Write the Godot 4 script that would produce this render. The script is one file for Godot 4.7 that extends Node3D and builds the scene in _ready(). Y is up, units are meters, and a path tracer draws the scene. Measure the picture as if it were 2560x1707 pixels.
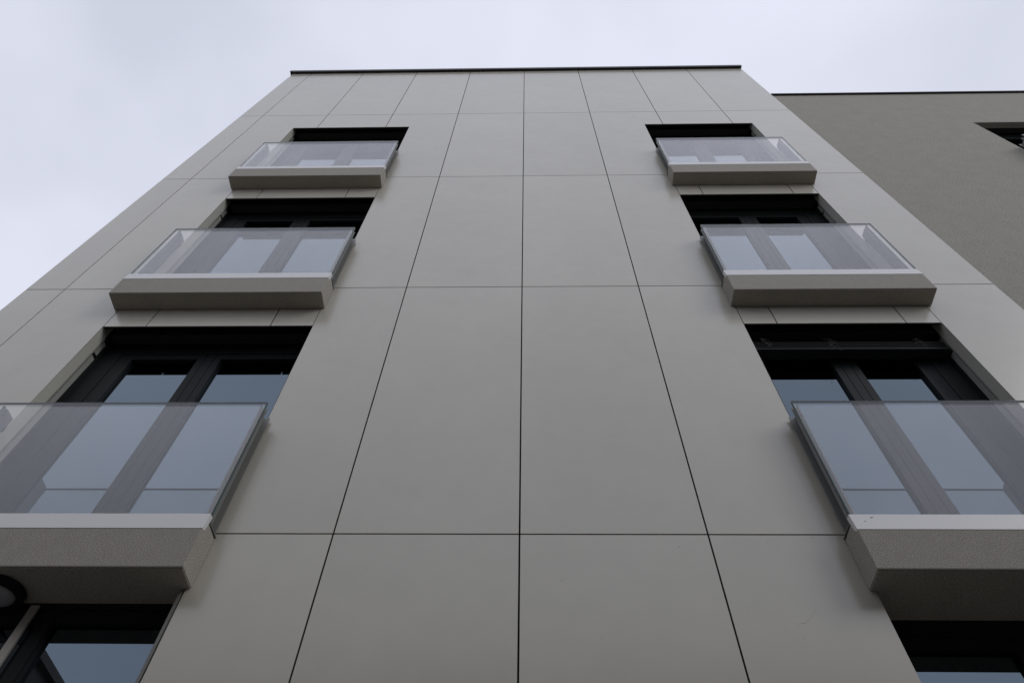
extends Node3D

const YO := 4.4            # the street lies 4.4 m below the first joint row of the facade
const W := 1.0564          # width of a cladding panel
const ST := 2.945          # storey height
const GAP := 0.005         # half of an open joint
const L0 := -3.535
const L1 := -1.748
const R0 := 1.833
const R1 := 3.455
var names := {}
var M := {}

# ------------------------------------------------------------------ helpers
func lin(r: float, g: float, b: float) -> Color:
	return Color(r, g, b).linear_to_srgb()

func mat(c: Color, rough: float, metal := 0.0, spec := 0.5) -> StandardMaterial3D:
	var m := StandardMaterial3D.new()
	m.albedo_color = c
	m.roughness = rough
	m.metallic = metal
	m.metallic_specular = spec
	return m

func begin() -> SurfaceTool:
	var st := SurfaceTool.new()
	st.begin(Mesh.PRIMITIVE_TRIANGLES)
	st.set_smooth_group(-1)
	return st

func quad(st: SurfaceTool, a: Vector3, b: Vector3, c: Vector3, d: Vector3) -> void:
	for v in [a, b, c, a, c, d]:
		st.add_vertex(v)

func box(st: SurfaceTool, x0: float, x1: float, y0: float, y1: float, z0: float, z1: float) -> void:
	y0 += YO
	y1 += YO
	var p := [Vector3(x0, y0, z0), Vector3(x1, y0, z0), Vector3(x1, y1, z0), Vector3(x0, y1, z0),
		Vector3(x0, y0, z1), Vector3(x1, y0, z1), Vector3(x1, y1, z1), Vector3(x0, y1, z1)]
	quad(st, p[4], p[7], p[6], p[5])
	quad(st, p[1], p[2], p[3], p[0])
	quad(st, p[0], p[3], p[7], p[4])
	quad(st, p[5], p[6], p[2], p[1])
	quad(st, p[7], p[3], p[2], p[6])
	quad(st, p[0], p[4], p[5], p[1])

# a profile of (z, y) points, clockwise when seen from +x, run along x with small chamfers at both ends
func run_x(st: SurfaceTool, prof: Array, x0: float, x1: float, ch := 0.0) -> void:
	var n := prof.size()
	var mid := Vector2.ZERO
	for q in prof:
		mid += q / n
	var rings := []
	var stops := [[x0, ch], [x0 + ch, 0.0], [x1 - ch, 0.0], [x1, ch]] if ch > 0 else [[x0, 0.0], [x1, 0.0]]
	for s in stops:
		var ring := []
		for q in prof:
			var u: Vector2 = q - mid
			if s[1] > 0:
				u -= Vector2(sign(u.x), sign(u.y)) * s[1]
			u += mid
			ring.append(Vector3(s[0], u.y + YO, u.x))
		rings.append(ring)
	for k in rings.size() - 1:
		for i in n:
			var j := (i + 1) % n
			quad(st, rings[k][i], rings[k][j], rings[k + 1][j], rings[k + 1][i])
	var idx := PackedVector2Array(prof)
	var tri := Geometry2D.triangulate_polygon(idx)
	for t in range(0, tri.size(), 3):
		var a: Vector3 = rings[-1][tri[t]]
		var b: Vector3 = rings[-1][tri[t + 1]]
		var c: Vector3 = rings[-1][tri[t + 2]]
		var up := (b - a).cross(c - a).x > 0
		for v in ([a, c, b] if up else [a, b, c]):
			st.add_vertex(v)
		a = rings[0][tri[t]]
		b = rings[0][tri[t + 1]]
		c = rings[0][tri[t + 2]]
		for v in ([a, b, c] if up else [a, c, b]):
			st.add_vertex(v)

func lathe(st: SurfaceTool, prof: Array, at: Vector3, n := 40) -> void:
	for k in n:
		var a := TAU * k / n
		var b := TAU * (k + 1) / n
		for i in prof.size() - 1:
			var p: Vector2 = prof[i]
			var q: Vector2 = prof[i + 1]
			quad(st, at + Vector3(cos(a) * p.x, p.y, sin(a) * p.x), at + Vector3(cos(a) * q.x, q.y, sin(a) * q.x),
				at + Vector3(cos(b) * q.x, q.y, sin(b) * q.x), at + Vector3(cos(b) * p.x, p.y, sin(b) * p.x))

func tube(st: SurfaceTool, pts: Array, r: float, n := 5) -> void:
	var rings := []
	for i in pts.size():
		var d: Vector3 = (pts[mini(i + 1, pts.size() - 1)] - pts[maxi(i - 1, 0)]).normalized()
		var s := d.cross(Vector3(0.31, 0.87, 0.39)).normalized()
		var t := d.cross(s)
		var ring := []
		for k in n:
			ring.append(pts[i] + (s * cos(TAU * k / n) + t * sin(TAU * k / n)) * r)
		rings.append(ring)
	for i in rings.size() - 1:
		for k in n:
			var j := (k + 1) % n
			quad(st, rings[i][k], rings[i][j], rings[i + 1][j], rings[i + 1][k])

func part(called: String, st: SurfaceTool, m: Material, parent: Node) -> MeshInstance3D:
	st.generate_normals()
	var o := MeshInstance3D.new()
	o.name = called
	o.mesh = st.commit()
	o.material_override = m
	parent.add_child(o, true)
	return o

func numbered(called: String) -> String:
	names[called] = names.get(called, -1) + 1
	return called if names[called] == 0 else "%s_%03d" % [called, names[called]]

func bare(called: String, parent: Node) -> Node3D:
	var o := Node3D.new()
	o.name = called
	parent.add_child(o, true)
	return o

func thing(called: String, label: String, category: String, group := "") -> Node3D:
	var o := Node3D.new()
	o.name = numbered(called)
	add_child(o, true)
	o.set_meta("label", label)
	o.set_meta("category", category)
	if group:
		o.set_meta("group", group)
	return o

# a grey texture round 1.0 made of layers [frequency, strength]
func grain(seed_: int, size: int, layers: Array, tint_a := Color.WHITE, tint_b := Color.WHITE, spots := 0) -> ImageTexture:
	var img := Image.create(size, size, false, Image.FORMAT_RGB8)
	var ns := []
	for l in layers:
		var f := FastNoiseLite.new()
		f.seed = seed_ + ns.size() * 17
		f.noise_type = FastNoiseLite.TYPE_SIMPLEX_SMOOTH
		f.frequency = l[0]
		f.fractal_octaves = 3
		ns.append(f.get_seamless_image(size, size, false, false, 0.2))
	for y in size:
		for x in size:
			var v := 0.0
			for i in ns.size():
				v += (ns[i].get_pixel(x, y).r - 0.5) * 2.0 * layers[i][1]
			var k := clampf(0.5 + v * 3.0, 0.0, 1.0)
			var c := tint_a.lerp(tint_b, k) * clampf(0.85 + v, 0.0, 1.0)
			img.set_pixel(x, y, Color(c.r, c.g, c.b))
	var rng := RandomNumberGenerator.new()
	rng.seed = seed_
	for s in spots:
		var px := rng.randi_range(2, size - 4)
		var py := rng.randi_range(2, size - 4)
		var dark := rng.randf_range(0.88, 0.96)
		for dx in rng.randi_range(1, 2):
			for dy in rng.randi_range(1, 3):
				img.set_pixel(px + dx, py + dy, img.get_pixel(px + dx, py + dy) * dark)
	img.generate_mipmaps()
	return ImageTexture.create_from_image(img)

func dress(m: StandardMaterial3D, t: Texture2D, metres: float, shift := Vector3.ZERO) -> StandardMaterial3D:
	m.albedo_texture = t
	m.uv1_triplanar = true
	m.uv1_world_triplanar = true
	m.uv1_scale = Vector3.ONE / metres
	m.uv1_offset = shift
	return m

func overcast_sky() -> ImageTexture:
	var w := 1024
	var h := 512
	var img := Image.create(w, h, false, Image.FORMAT_RGBF)
	var f := FastNoiseLite.new()
	f.seed = 5
	f.frequency = 0.9
	f.fractal_octaves = 5
	f.fractal_gain = 0.5
	var g := FastNoiseLite.new()
	g.seed = 11
	g.frequency = 3.0
	g.fractal_octaves = 4
	for y in h:
		var el := (0.5 - (y + 0.5) / h) * PI
		for x in w:
			var az := (x + 0.5) / w * TAU
			var d := Vector3(cos(az) * cos(el), sin(el), sin(az) * cos(el))
			# cloud sheet at constant height: features grow towards the zenith
			var q := Vector3(d.x, 0.0, d.z) / (maxf(d.y, 0.0) + 0.25)
			var n := f.get_noise_3d(q.x * 1.4, 0.0, q.z * 1.4) + 0.35 * g.get_noise_3d(q.x, 3.0, q.z)
			var s := 0.5 + 0.5 * clampf(d.y, 0.0, 1.0)     # an overcast sky is brightest overhead
			var v := (0.654 + 0.04 * s) * (1.0 + 0.20 * n)
			var c := Color(0.955, 0.99, 1.15) * v
			c = c.lerp(Color(0.92, 0.965, 1.135) * v, clampf(-n * 1.6, 0.0, 1.0))
			if d.y < 0:
				c = Color(0.2, 0.19, 0.18)
			img.set_pixel(x, y, Color(c.r, c.g, c.b))
	return ImageTexture.create_from_image(img)

# ------------------------------------------------------------------ pieces of the facade
func guide_rail(w: Node3D, x0: float, x1: float, base: float, head: float) -> void:
	var st := begin()
	box(st, x0, x1, base, head - 0.02, -0.1145, -0.1105)
	box(st, x0, x1, base, head - 0.25, -0.168, -0.1235)
	box(st, x0, x1, head - 0.21, head - 0.05, -0.16, -0.1235)
	part("guide_rail", st, M.rail, w)

# outer: -1 when the wide frame post is on the left, 1 on the right; c: middle of the meeting stiles; zf: front of the frame
func window_unit(parent: Node, x0: float, x1: float, base: float, head: float, outer: int, c: float, zf := -0.215, hung := true, slim := false, zface := -0.010) -> Node3D:
	var w := bare("window", parent)
	var zj := -0.102 if hung else zf + 0.002
	for s in 2:
		var st := begin()
		if s == 0:
			box(st, x0 - 0.012, x0, base, head + (0.12 if hung else -0.002), zj, zface)
		else:
			box(st, x1, x1 + 0.012, base, head + (0.12 if hung else -0.002), zj, zface)
		part("jamb_panel", st, M.jamb, w)
	var zl := zf
	if hung:
		zl = -0.1685
		guide_rail(w, x0 - 0.014, x0 - 0.001, base, head)
		guide_rail(w, x1 + 0.001, x1 + 0.014, base, head)
	var top := head + 0.2 if hung else head - 0.002
	var st := begin()
	if hung:
		box(st, x0 - 0.03, x1 + 0.03, top, top + 0.02, zf - 0.06, minf(-0.012, (zface + 0.010) * 8.5 - 0.012))       # lid of the blind box
		box(st, x0 - 0.03, x1 + 0.03, head + 0.014, top, (zface + 0.010) * 7.2 - 0.03, (zface + 0.010) * 7.2 - 0.016)           # its front
		for k in 4:                                                              # retracted slats
			box(st, x0 + 0.02, x1 - 0.02, head + 0.05 + k * 0.03, head + 0.066 + k * 0.03, -0.19, -0.1)
		box(st, x0 + 0.02, x1 - 0.02, head + 0.018, head + 0.036, -0.195, -0.1)
		part("blind_box", st, M.dark, w)
		st = begin()
	var fl := 0.06
	var fr := 0.06
	var sl := 0.07
	var sr := 0.07
	var ms := 0.058
	var ht := 0.10
	if slim:
		fl = 0.04
		fr = 0.04
		sl = 0.05
		sr = 0.05
		ms = 0.004
		ht = 0.045
	elif outer < 0:
		fl = 0.146
		sl = 0.115
	elif outer > 0:
		fr = 0.150
		sr = 0.120
	# fixed frame with the lining of the reveal in front of it
	if hung:
		box(st, x0 - 0.03, x0, base, top, zf, zl)
		box(st, x1, x1 + 0.03, base, top, zf, zl)
	box(st, x0 - 0.03, x0 + fl, base, top, zf - 0.09, zf)
	box(st, x1 - fr, x1 + 0.03, base, top, zf - 0.09, zf)
	box(st, x0 + fl, x1 - fr, head - ht, top, zf - 0.09, zf)
	box(st, x0 + fl, x1 - fr, base - 0.05, base + 0.1, zf - 0.09, zf)
	part("frame", st, M.frame, w)
	for s in 2:
		var a := x0 + fl + 0.002 if s == 0 else c + 0.0405
		var b := c - 0.0405 if s == 0 else x1 - fr - 0.002
		var la := sl if s == 0 else ms
		var lb := ms if s == 0 else sr
		var z1 := zf - 0.006
		var y1 := head - ht - 0.003
		st = begin()
		box(st, a, a + la, base + 0.103, y1, zf - 0.075, z1)
		box(st, b - lb, b, base + 0.103, y1, zf - 0.075, z1)
		box(st, a + la, b - lb, y1 - 0.07, y1, zf - 0.075, z1)
		box(st, a + la, b - lb, base + 0.103, base + 0.19, zf - 0.075, z1)
		part("sash", st, M.frame, w)
		st = begin()
		box(st, a + la + 0.0005, b - lb - 0.0005, base + 0.1905, y1 - 0.0705, zf - 0.060, zf - 0.037)
		part("pane", st, M.glass, w)
	st = begin()
	box(st, c - 0.0355, c + 0.0355, base + 0.1, head - ht - 0.001, zf - 0.08, zf - 0.006)
	part("cover_strip", st, M.frame, w)
	return w

func channel(b: Node3D, xo: float, dir: float, base: float) -> void:
	# a C section standing off the wall, open to the outside
	var st := begin()
	var y0 := base - 0.02
	var y1 := base + 1.015
	var xi := xo + dir * 0.045
	var xw := xo + dir * 0.041
	box(st, minf(xo, xi), maxf(xo, xi), y0, y1, 0.101, 0.106)
	box(st, minf(xw, xi), maxf(xw, xi), y0, y1, 0.023, 0.101)
	box(st, minf(xo, xi), maxf(xo, xi), y0, y1, 0.018, 0.023)
	part("channel", st, M.alu, b)
	st = begin()
	var g0 := xo + dir * 0.030
	var g1 := xo + dir * 0.038
	box(st, minf(g0, g1), maxf(g0, g1), y0, y1 - 0.002, 0.1065, 0.1375)
	part("gasket", st, M.alu, b)
	for y in [0.12, 0.9]:
		st = begin()
		box(st, minf(xo, xi) + 0.012, maxf(xo, xi) - 0.012, base + y, base + y + 0.05, 0.0, 0.018)
		part("wall_bracket", st, M.rubber, b)

func balcony(parent: Node, x0: float, x1: float, base: float, ox0: float, ox1: float, neck := -0.3) -> Node3D:
	var b := bare("balcony", parent)
	var bot := base - 0.378
	var st := begin()
	run_x(st, [Vector2(0.004, bot), Vector2(0.004, base - 0.046), Vector2(0.12, base - 0.046), Vector2(0.148, base - 0.116),
		Vector2(0.167, base - 0.116), Vector2(0.167, bot + 0.008), Vector2(0.1645, bot + 0.0025), Vector2(0.159, bot)], x0, x1, 0.003)
	part("slab_front", st, M.stucco, b)
	st = begin()
	run_x(st, [Vector2(neck, bot), Vector2(neck, base - 0.07), Vector2(0.004, base - 0.06), Vector2(0.004, bot)], ox0 + 0.003, ox1 - 0.003)
	part("slab", st, M.stucco, b)
	st = begin()
	box(st, x0 + 0.004, x1 - 0.004, bot - 0.004, bot - 0.0005, 0.006, 0.156)
	if base < 0.1:
		box(st, ox0 + 0.006, ox1 - 0.006, bot - 0.004, bot - 0.0005, neck + 0.001, 0.006)
	part("soffit", st, M.soffit, b)
	st = begin()
	run_x(st, [Vector2(0.136, base - 0.098), Vector2(0.122, base + 0.002), Vector2(0.157, base + 0.002), Vector2(0.169, base - 0.115), Vector2(0.150, base - 0.115)], x0, x1)
	part("base_rail", st, M.flash, b)
	st = begin()
	run_x(st, [Vector2(0.0, base - 0.034), Vector2(0.0, base - 0.029), Vector2(0.112, base - 0.034), Vector2(0.112, base - 0.039)], x0 - 0.004, x1 + 0.004)
	part("sill_flashing", st, M.alu, b)
	st = begin()
	box(st, x0 + 0.01, x1, base + 0.003, base + 1.022, 0.138, 0.155)
	var p := part("glass_pane", st, M.rail_glass, b)
	for e in 3:
		st = begin()
		if e == 0:
			box(st, x0 + 0.01, x1, base + 1.0222, base + 1.0255, 0.138, 0.155)
		elif e == 1:
			box(st, x0 + 0.0065, x0 + 0.0098, base + 0.003, base + 1.0255, 0.138, 0.155)
		else:
			box(st, x1 + 0.0002, x1 + 0.0035, base + 0.003, base + 1.0255, 0.138, 0.155)
		part("glass_edge", st, M.edge, b)
	channel(b, x0 + 0.012, 1.0, base)
	channel(b, x1 - 0.002, -1.0, base)
	return b

func panel(parent: Node, boxes: Array, k: int) -> void:
	var st := begin()
	for q in boxes:
		box(st, q[0] + GAP * q[4], q[1] - GAP * q[5], q[2] + GAP * q[6], q[3] - GAP * q[7], -0.008, 0.0)
	part("facade_panel", st, M.clad[(k * 7 + 3) % 4], parent)

# ------------------------------------------------------------------ scene
func _ready() -> void:
	var cam := Camera3D.new()
	cam.name = "camera"
	cam.transform = Transform3D(Basis(Vector3(0.99974335, 0.0165949, -0.01542245), Vector3(0.0041052, 0.53678575, 0.8437086),
		Vector3(0.02227981, -0.84355537, 0.53657986)).orthonormalized(), Vector3(0.05165, -2.82323 + YO, 3.08168))
	cam.fov = 50.94
	cam.near = 0.05
	cam.far = 400.0
	add_child(cam)
	cam.current = true

	var sky := Sky.new()
	var pm := PanoramaSkyMaterial.new()
	pm.panorama = overcast_sky()
	sky.sky_material = pm
	var env := Environment.new()
	env.background_mode = Environment.BG_SKY
	env.sky = sky
	env.background_energy_multiplier = 1.0
	env.tonemap_mode = Environment.TONE_MAPPER_LINEAR
	env.tonemap_exposure = 1.12
	env.sdfgi_enabled = true
	env.ssao_enabled = true
	env.ssil_enabled = true
	var we := WorldEnvironment.new()
	we.name = "world_environment"
	we.environment = env
	add_child(we)
	var sun := DirectionalLight3D.new()
	sun.name = "sun"
	sun.light_color = Color(1.0, 0.99, 0.975)
	sun.light_energy = 0.20
	sun.light_angular_distance = 22.0
	sun.shadow_enabled = true
	sun.look_at_from_position(Vector3(0.72, 0.50, 0.48) * 50.0, Vector3.ZERO)
	add_child(sun)

	materials()
	build_ground()
	build_main()
	build_wing()
	build_opposite()
	build_lamp()
	build_blind()

func materials() -> void:
	var smooth := grain(3, 512, [[0.004, 0.012], [0.02, 0.008]], Color(1, 1, 1), Color(1, 1, 1), 12)
	M.clad = []
	for k in 4:
		var t: float = [1.0, 0.978, 1.018, 0.99][k]
		M.clad.append(dress(mat(lin(0.675 * t, 0.646 * t, 0.548 * t), 0.24, 0.0, 1.0), smooth, 2.3, Vector3(0.13 * k, 0.29 * k, 0)))
	M.jamb = mat(lin(0.46, 0.455, 0.40), 0.45)
	var plaster := grain(8, 1024, [[0.17, 0.31], [0.012, 0.02]], Color(1, 1, 1), Color(1, 0.985, 0.95))
	M.stucco = dress(mat(lin(0.45, 0.435, 0.395), 0.95), plaster, 1.3)
	var wingt := grain(21, 1024, [[0.12, 0.12], [0.010, 0.018]], Color(1, 1, 0.99), Color(1, 0.99, 0.97))
	M.plaster = dress(mat(lin(0.45, 0.44, 0.39), 0.95), wingt, 3.1)
	M.soffit = dress(mat(lin(0.56, 0.53, 0.455), 0.9), wingt, 2.1)
	M.rail = mat(lin(0.40, 0.40, 0.37), 0.4, 0.3)
	M.alu = mat(lin(0.19, 0.19, 0.178), 0.5, 0.1)
	M.flash = mat(lin(0.66, 0.655, 0.65), 0.5, 0.1)
	M.frame = mat(lin(0.013, 0.015, 0.015), 0.5, 0.0, 0.28)
	M.dark = mat(lin(0.018, 0.019, 0.018), 0.6)
	M.back = mat(lin(0.03, 0.03, 0.03), 0.9)
	M.blind_rail = mat(lin(0.022, 0.024, 0.024), 0.55, 0.0, 0.35)
	M.cord = mat(lin(0.14, 0.14, 0.13), 0.8)
	M.mark = mat(lin(0.30, 0.29, 0.26), 0.7)
	M.rubber = mat(lin(0.012, 0.013, 0.014), 0.75, 0.0, 0.3)
	M.coping = mat(lin(0.035, 0.035, 0.036), 0.55)
	M.edge = mat(lin(0.02, 0.05, 0.045), 0.2)
	# sun-protection glazing: a metal oxide coat that mirrors about a tenth
	M.glass = mat(lin(0.118, 0.150, 0.178), 0.01, 1.0)
	M.rail_glass = mat(Color(0.9, 0.96, 1.0, 0.02), 0.0, 0.0, 0.5)
	M.rail_glass.transparency = BaseMaterial3D.TRANSPARENCY_ALPHA
	var paving := grain(31, 512, [[0.05, 0.08], [0.01, 0.05]])
	M.ground = dress(mat(lin(0.27, 0.255, 0.235), 0.9), paving, 3.0)

func build_ground() -> void:
	var st := begin()
	quad(st, Vector3(-150, 0, -150), Vector3(150, 0, -150), Vector3(150, 0, 150), Vector3(-150, 0, 150))
	var o := part("ground", st, M.ground, self)
	o.set_meta("kind", "structure")

func build_main() -> void:
	var b := thing("apartment_building", "tall apartment block clad in pale grey panels with black window openings", "building")
	# structural wall behind the cladding, with real openings
	var st := begin()
	var top := 11.86
	for s in [[-4.575, L0 - 0.034], [L1 + 0.034, R0 - 0.034], [R1 + 0.034, 4.215]]:
		box(st, s[0], s[1], -YO, top, -0.36, -0.05)
	for o in [[L0, L1], [R0, R1]]:
		for n in 3:
			var y0 := 2.285 + 2.93 * n + 0.222
			var y1 := (n + 1) * ST - 0.05 if n < 2 else top
			box(st, o[0] - 0.034, o[1] + 0.034, y0, y1, -0.36, -0.05)
		box(st, o[0] - 0.034, o[1] + 0.034, -0.17, -0.05, -0.36, -0.25)
	box(st, -4.575, -4.30, -YO, top, -9.0, -0.36)
	box(st, 3.95, 4.215, -YO, top, -9.0, -0.36)
	box(st, -4.30, 3.95, top - 0.4, top, -9.0, -0.36)
	box(st, -4.30, 3.95, -YO, top - 0.4, -9.0, -8.6)
	part("wall", st, M.back, b)

	# cladding, one part per panel; a box is x0 x1 y0 y1 and which of its sides lie on a joint
	var xs := [-4.5908, -4 * W, -3 * W, -2 * W, -W, 0.0, W, 2 * W, 3 * W, 4.2336]
	var ys := [-YO, -2.95, 0.0, 2.95, 5.9, 8.85, 11.75, 11.935]
	var k := 0
	for r in 7:
		var y0: float = ys[r]
		var y1: float = ys[r + 1]
		for c in 9:
			var a: float = xs[c]
			var e: float = xs[c + 1]
			k += 1
			var lo := L0 if c < 5 else R0
			var hi := L1 if c < 5 else R1
			var ga := 0.0 if c == 0 else 1.0
			var ge := 0.0 if c == 8 else 1.0
			if r > 4 or e <= lo or a >= hi:
				panel(b, [[a, e, y0, y1, ga, ge, 1, 1]], k)
				continue
			var head := 8.145
			var list := []
			if a < lo:
				list.append([a, lo, y0, y1, ga, 0, 1, 1])
			if e > hi:
				list.append([hi, e, y0, y1, 0, ge, 1, 1])
			if r == 4:
				list.append([maxf(a, lo), minf(e, hi), head, y1, ga if a >= lo else 0.0, ge if e <= hi else 0.0, 0, 1])
			panel(b, list, k) if list.size() else null
		# spandrels between a window head and the slab above it
	for o in [[L0, [-3 * W, -2 * W], L1], [R0, [2 * W, 3 * W], R1]]:
		for n in 2:
			var h := 2.285 + 2.93 * n
			var t := (n + 1) * ST - 0.378 - 0.003
			var cuts := [o[0], o[1][0], o[1][1], o[2]]
			for i in 3:
				k += 1
				panel(b, [[cuts[i], cuts[i + 1], h, t, 1.4 if i == 0 else 1.0, 1.4 if i == 2 else 1.0, 0, 0]], k)

	st = begin()
	box(st, -4.640, 4.249, 11.94, 12.02, -9.05, 0.048)
	box(st, -4.640, 4.249, 11.915, 11.94, 0.04, 0.048)
	part("coping", st, M.coping, b)

	for n in 3:
		var base := n * ST
		window_unit(b, L0, L1, base, 2.285 + 2.93 * n, -1, -2.6165)
		window_unit(b, R0, R1, base, 2.285 + 2.93 * n, 1, 2.611)
		balcony(b, -3.575, -1.719, base, L0, L1, -0.122 if n == 0 else -0.3)
		balcony(b, 1.799, 3.505, base, R0, R1, -0.235 if n == 0 else -0.3)
	# ground floor
	window_unit(b, L0, L1, -YO, -0.378, 0, -2.478, -0.119, false, true)
	window_unit(b, R0, R1, -YO, -0.378, 0, 2.62, -0.228, false)
	st = begin()
	box(st, -2.590, -2.545, -YO + 0.1, -0.41, -0.112, -0.098)
	part("door_post", st, mat(lin(0.42, 0.40, 0.37), 0.45, 0.1), b)
	st = begin()
	box(st, L1 - 0.024, L1 - 0.010, -YO, -0.384, -0.02, 0.002)
	part("edge_trim", st, M.alu, b)
	# two dried flecks on the base rail of the lower right balcony
	for q in [[1.905, -0.026, 0.016, 0.4], [1.862, -0.055, 0.007, 0.1]]:
		st = begin()
		var zq: float = 0.157 + 0.012 * (0.002 - q[1]) / 0.117 + 0.0006
		tube(st, [Vector3(q[0], q[1] + YO, zq), Vector3(q[0] + q[2], q[1] + q[2] * q[3] + YO, zq - q[2] * q[3] * 0.1)], 0.0016, 5)
		part("dirt_fleck", st, M.rubber, b)
	# hairline mark on the panel beside the lower right balcony
	st = begin()
	var pts := []
	for q in [[1.375, -0.575], [1.392, -0.571], [1.41, -0.572], [1.432, -0.55], [1.452, -0.535], [1.47, -0.51], [1.488, -0.49]]:
		pts.append(Vector3(q[0], q[1] + YO, 0.0002))
	tube(st, pts, 0.0005, 4)
	part("hairline_scratch", st, M.mark, b)

func build_wing() -> void:
	var b := thing("rendered_wing", "lower wing with plain grey plaster wall right of the panelled block", "building")
	var ox0 := 6.735
	var ox1 := 8.36
	var head := 8.13
	var base := 2 * ST
	var st := begin()
	box(st, 4.245, ox0, -YO, 9.86, -0.4, -0.02)
	box(st, ox1, 14.0, -YO, 9.86, -0.4, -0.02)
	box(st, ox0, ox1, head, 9.86, -0.112, -0.02)
	box(st, ox0, ox1, -YO, base - 0.2, -0.4, -0.02)
	part("wall", st, M.plaster, b)
	st = begin()
	box(st, 4.245, 14.0, -YO, 9.8, -9.0, -3.0)
	box(st, 4.245, 14.0, 9.6, 9.82, -3.0, -0.4)
	part("rear_wall", st, M.plaster, b)
	st = begin()
	box(st, 4.2365, 14.03, 9.865, 9.885, -9.0, 0.012)
	box(st, 4.2365, 14.03, 9.845, 9.865, 0.006, 0.012)
	part("coping", st, M.coping, b)
	st = begin()
	box(st, ox0, ox1, head - 0.012, head - 0.001, -0.11, -0.022)
	part("head_panel", st, M.soffit, b)
	window_unit(b, ox0 + 0.013, ox1 - 0.013, base, head - 0.013, 1, (ox0 + ox1) / 2 - 0.03, -0.215, true, false, -0.024)
	balcony(b, ox0 - 0.035, ox1 + 0.035, base, ox0, ox1, -0.3)

func build_opposite() -> void:
	var b := thing("brown_block", "dark brown block across the street, mirrored in the lowest left window", "building")
	var st := begin()
	box(st, -27.0, -13.7, -YO, 9.0, 7.0, 30.0)
	part("wall", st, mat(lin(0.11, 0.095, 0.085), 0.9), b)
	for f in 4:
		for i in 7:
			st = begin()
			var y := -3.2 + f * 3.0
			var z := 8.2 + i * 3.0
			box(st, -13.73, -13.67, y, y + 1.7, z, z + 1.5)
			part("window", st, M.frame, b)
	st = begin()
	box(st, -27.2, -13.5, 9.0, 9.25, 6.8, 30.2)
	part("cornice", st, mat(lin(0.14, 0.12, 0.11), 0.9), b)
	var c := thing("street_block", "plain low block standing across the street behind the viewer", "building")
	st = begin()
	box(st, -11.0, 34.0, -YO, 3.0, 6.2, 16.0)
	part("wall", st, mat(lin(0.30, 0.27, 0.23), 0.9), c)
	for f in 2:
		for i in 11:
			st = begin()
			var y := -3.2 + f * 3.1
			var x := -10.5 + i * 3.1
			box(st, x, x + 1.5, y, y + 1.7, 6.17, 6.23)
			part("window", st, M.frame, c)

func build_lamp() -> void:
	var t := thing("ceiling_lamp", "round lamp with black ring and milky dome under the lowest left slab", "lamp")
	var at := Vector3(-2.722, -0.378 + YO, 0.0)
	t.position = at
	var st := begin()
	lathe(st, [Vector2(0.0, -0.002), Vector2(0.118, -0.002), Vector2(0.124, -0.010), Vector2(0.124, -0.038), Vector2(0.116, -0.046), Vector2(0.088, -0.046), Vector2(0.086, -0.03)], Vector3.ZERO, 48)
	part("ring", st, M.rubber, t)
	st = begin()
	var prof := []
	for i in 9:
		var a := i / 8.0 * PI / 2
		prof.append(Vector2(0.086 * cos(a), -0.04 - 0.045 * sin(a)))
	lathe(st, prof, Vector3.ZERO, 48)
	part("dome", st, mat(lin(0.36, 0.36, 0.37), 0.4), t)

func build_blind() -> void:
	var t := thing("venetian_blind", "black slatted blind hanging part way out of the lower right window head", "blind")
	var x0 := R0 + 0.02
	var x1 := R1 - 0.016
	var st := begin()
	run_x(st, [Vector2(-0.195, 2.045), Vector2(-0.195, 2.062), Vector2(-0.104, 2.062), Vector2(-0.1, 2.058), Vector2(-0.1, 2.048), Vector2(-0.104, 2.045)], x0, x1)
	part("bottom_rail", st, M.blind_rail, t)
	st = begin()
	for k in 14:
		var y := 2.068 + k * 0.0066
		var sway := 0.003 * sin(k * 1.7)
		run_x(st, [Vector2(-0.192, y), Vector2(-0.192, y + 0.002), Vector2(-0.146, y + 0.0045), Vector2(-0.103 + sway, y + 0.002), Vector2(-0.103 + sway, y), Vector2(-0.146, y + 0.0025)], x0 + 0.004, x1 - 0.004)
	var s := part("slats", st, M.blind_rail, t)
	s.set_meta("kind", "stuff")
	var rng := RandomNumberGenerator.new()
	rng.seed = 4
	for x in [R0 + 0.14, R0 + 0.67, R1 - 0.22]:
		st = begin()
		for n in 4:
			var p := Vector3(x + rng.randf_range(-0.02, 0.02), 2.2 + YO, -0.101)
			var pts := []
			for i in 16:
				pts.append(p)
				p += Vector3(rng.randf_range(-0.022, 0.024), -0.0085 + rng.randf_range(-0.012, 0.012), 0)
				p.z = -0.1 + rng.randf_range(0.0, 0.012)
				p.x = clampf(p.x, x - 0.045, x + 0.06)
			tube(st, pts, 0.0009, 4)
		part("cord", st, M.cord, t)
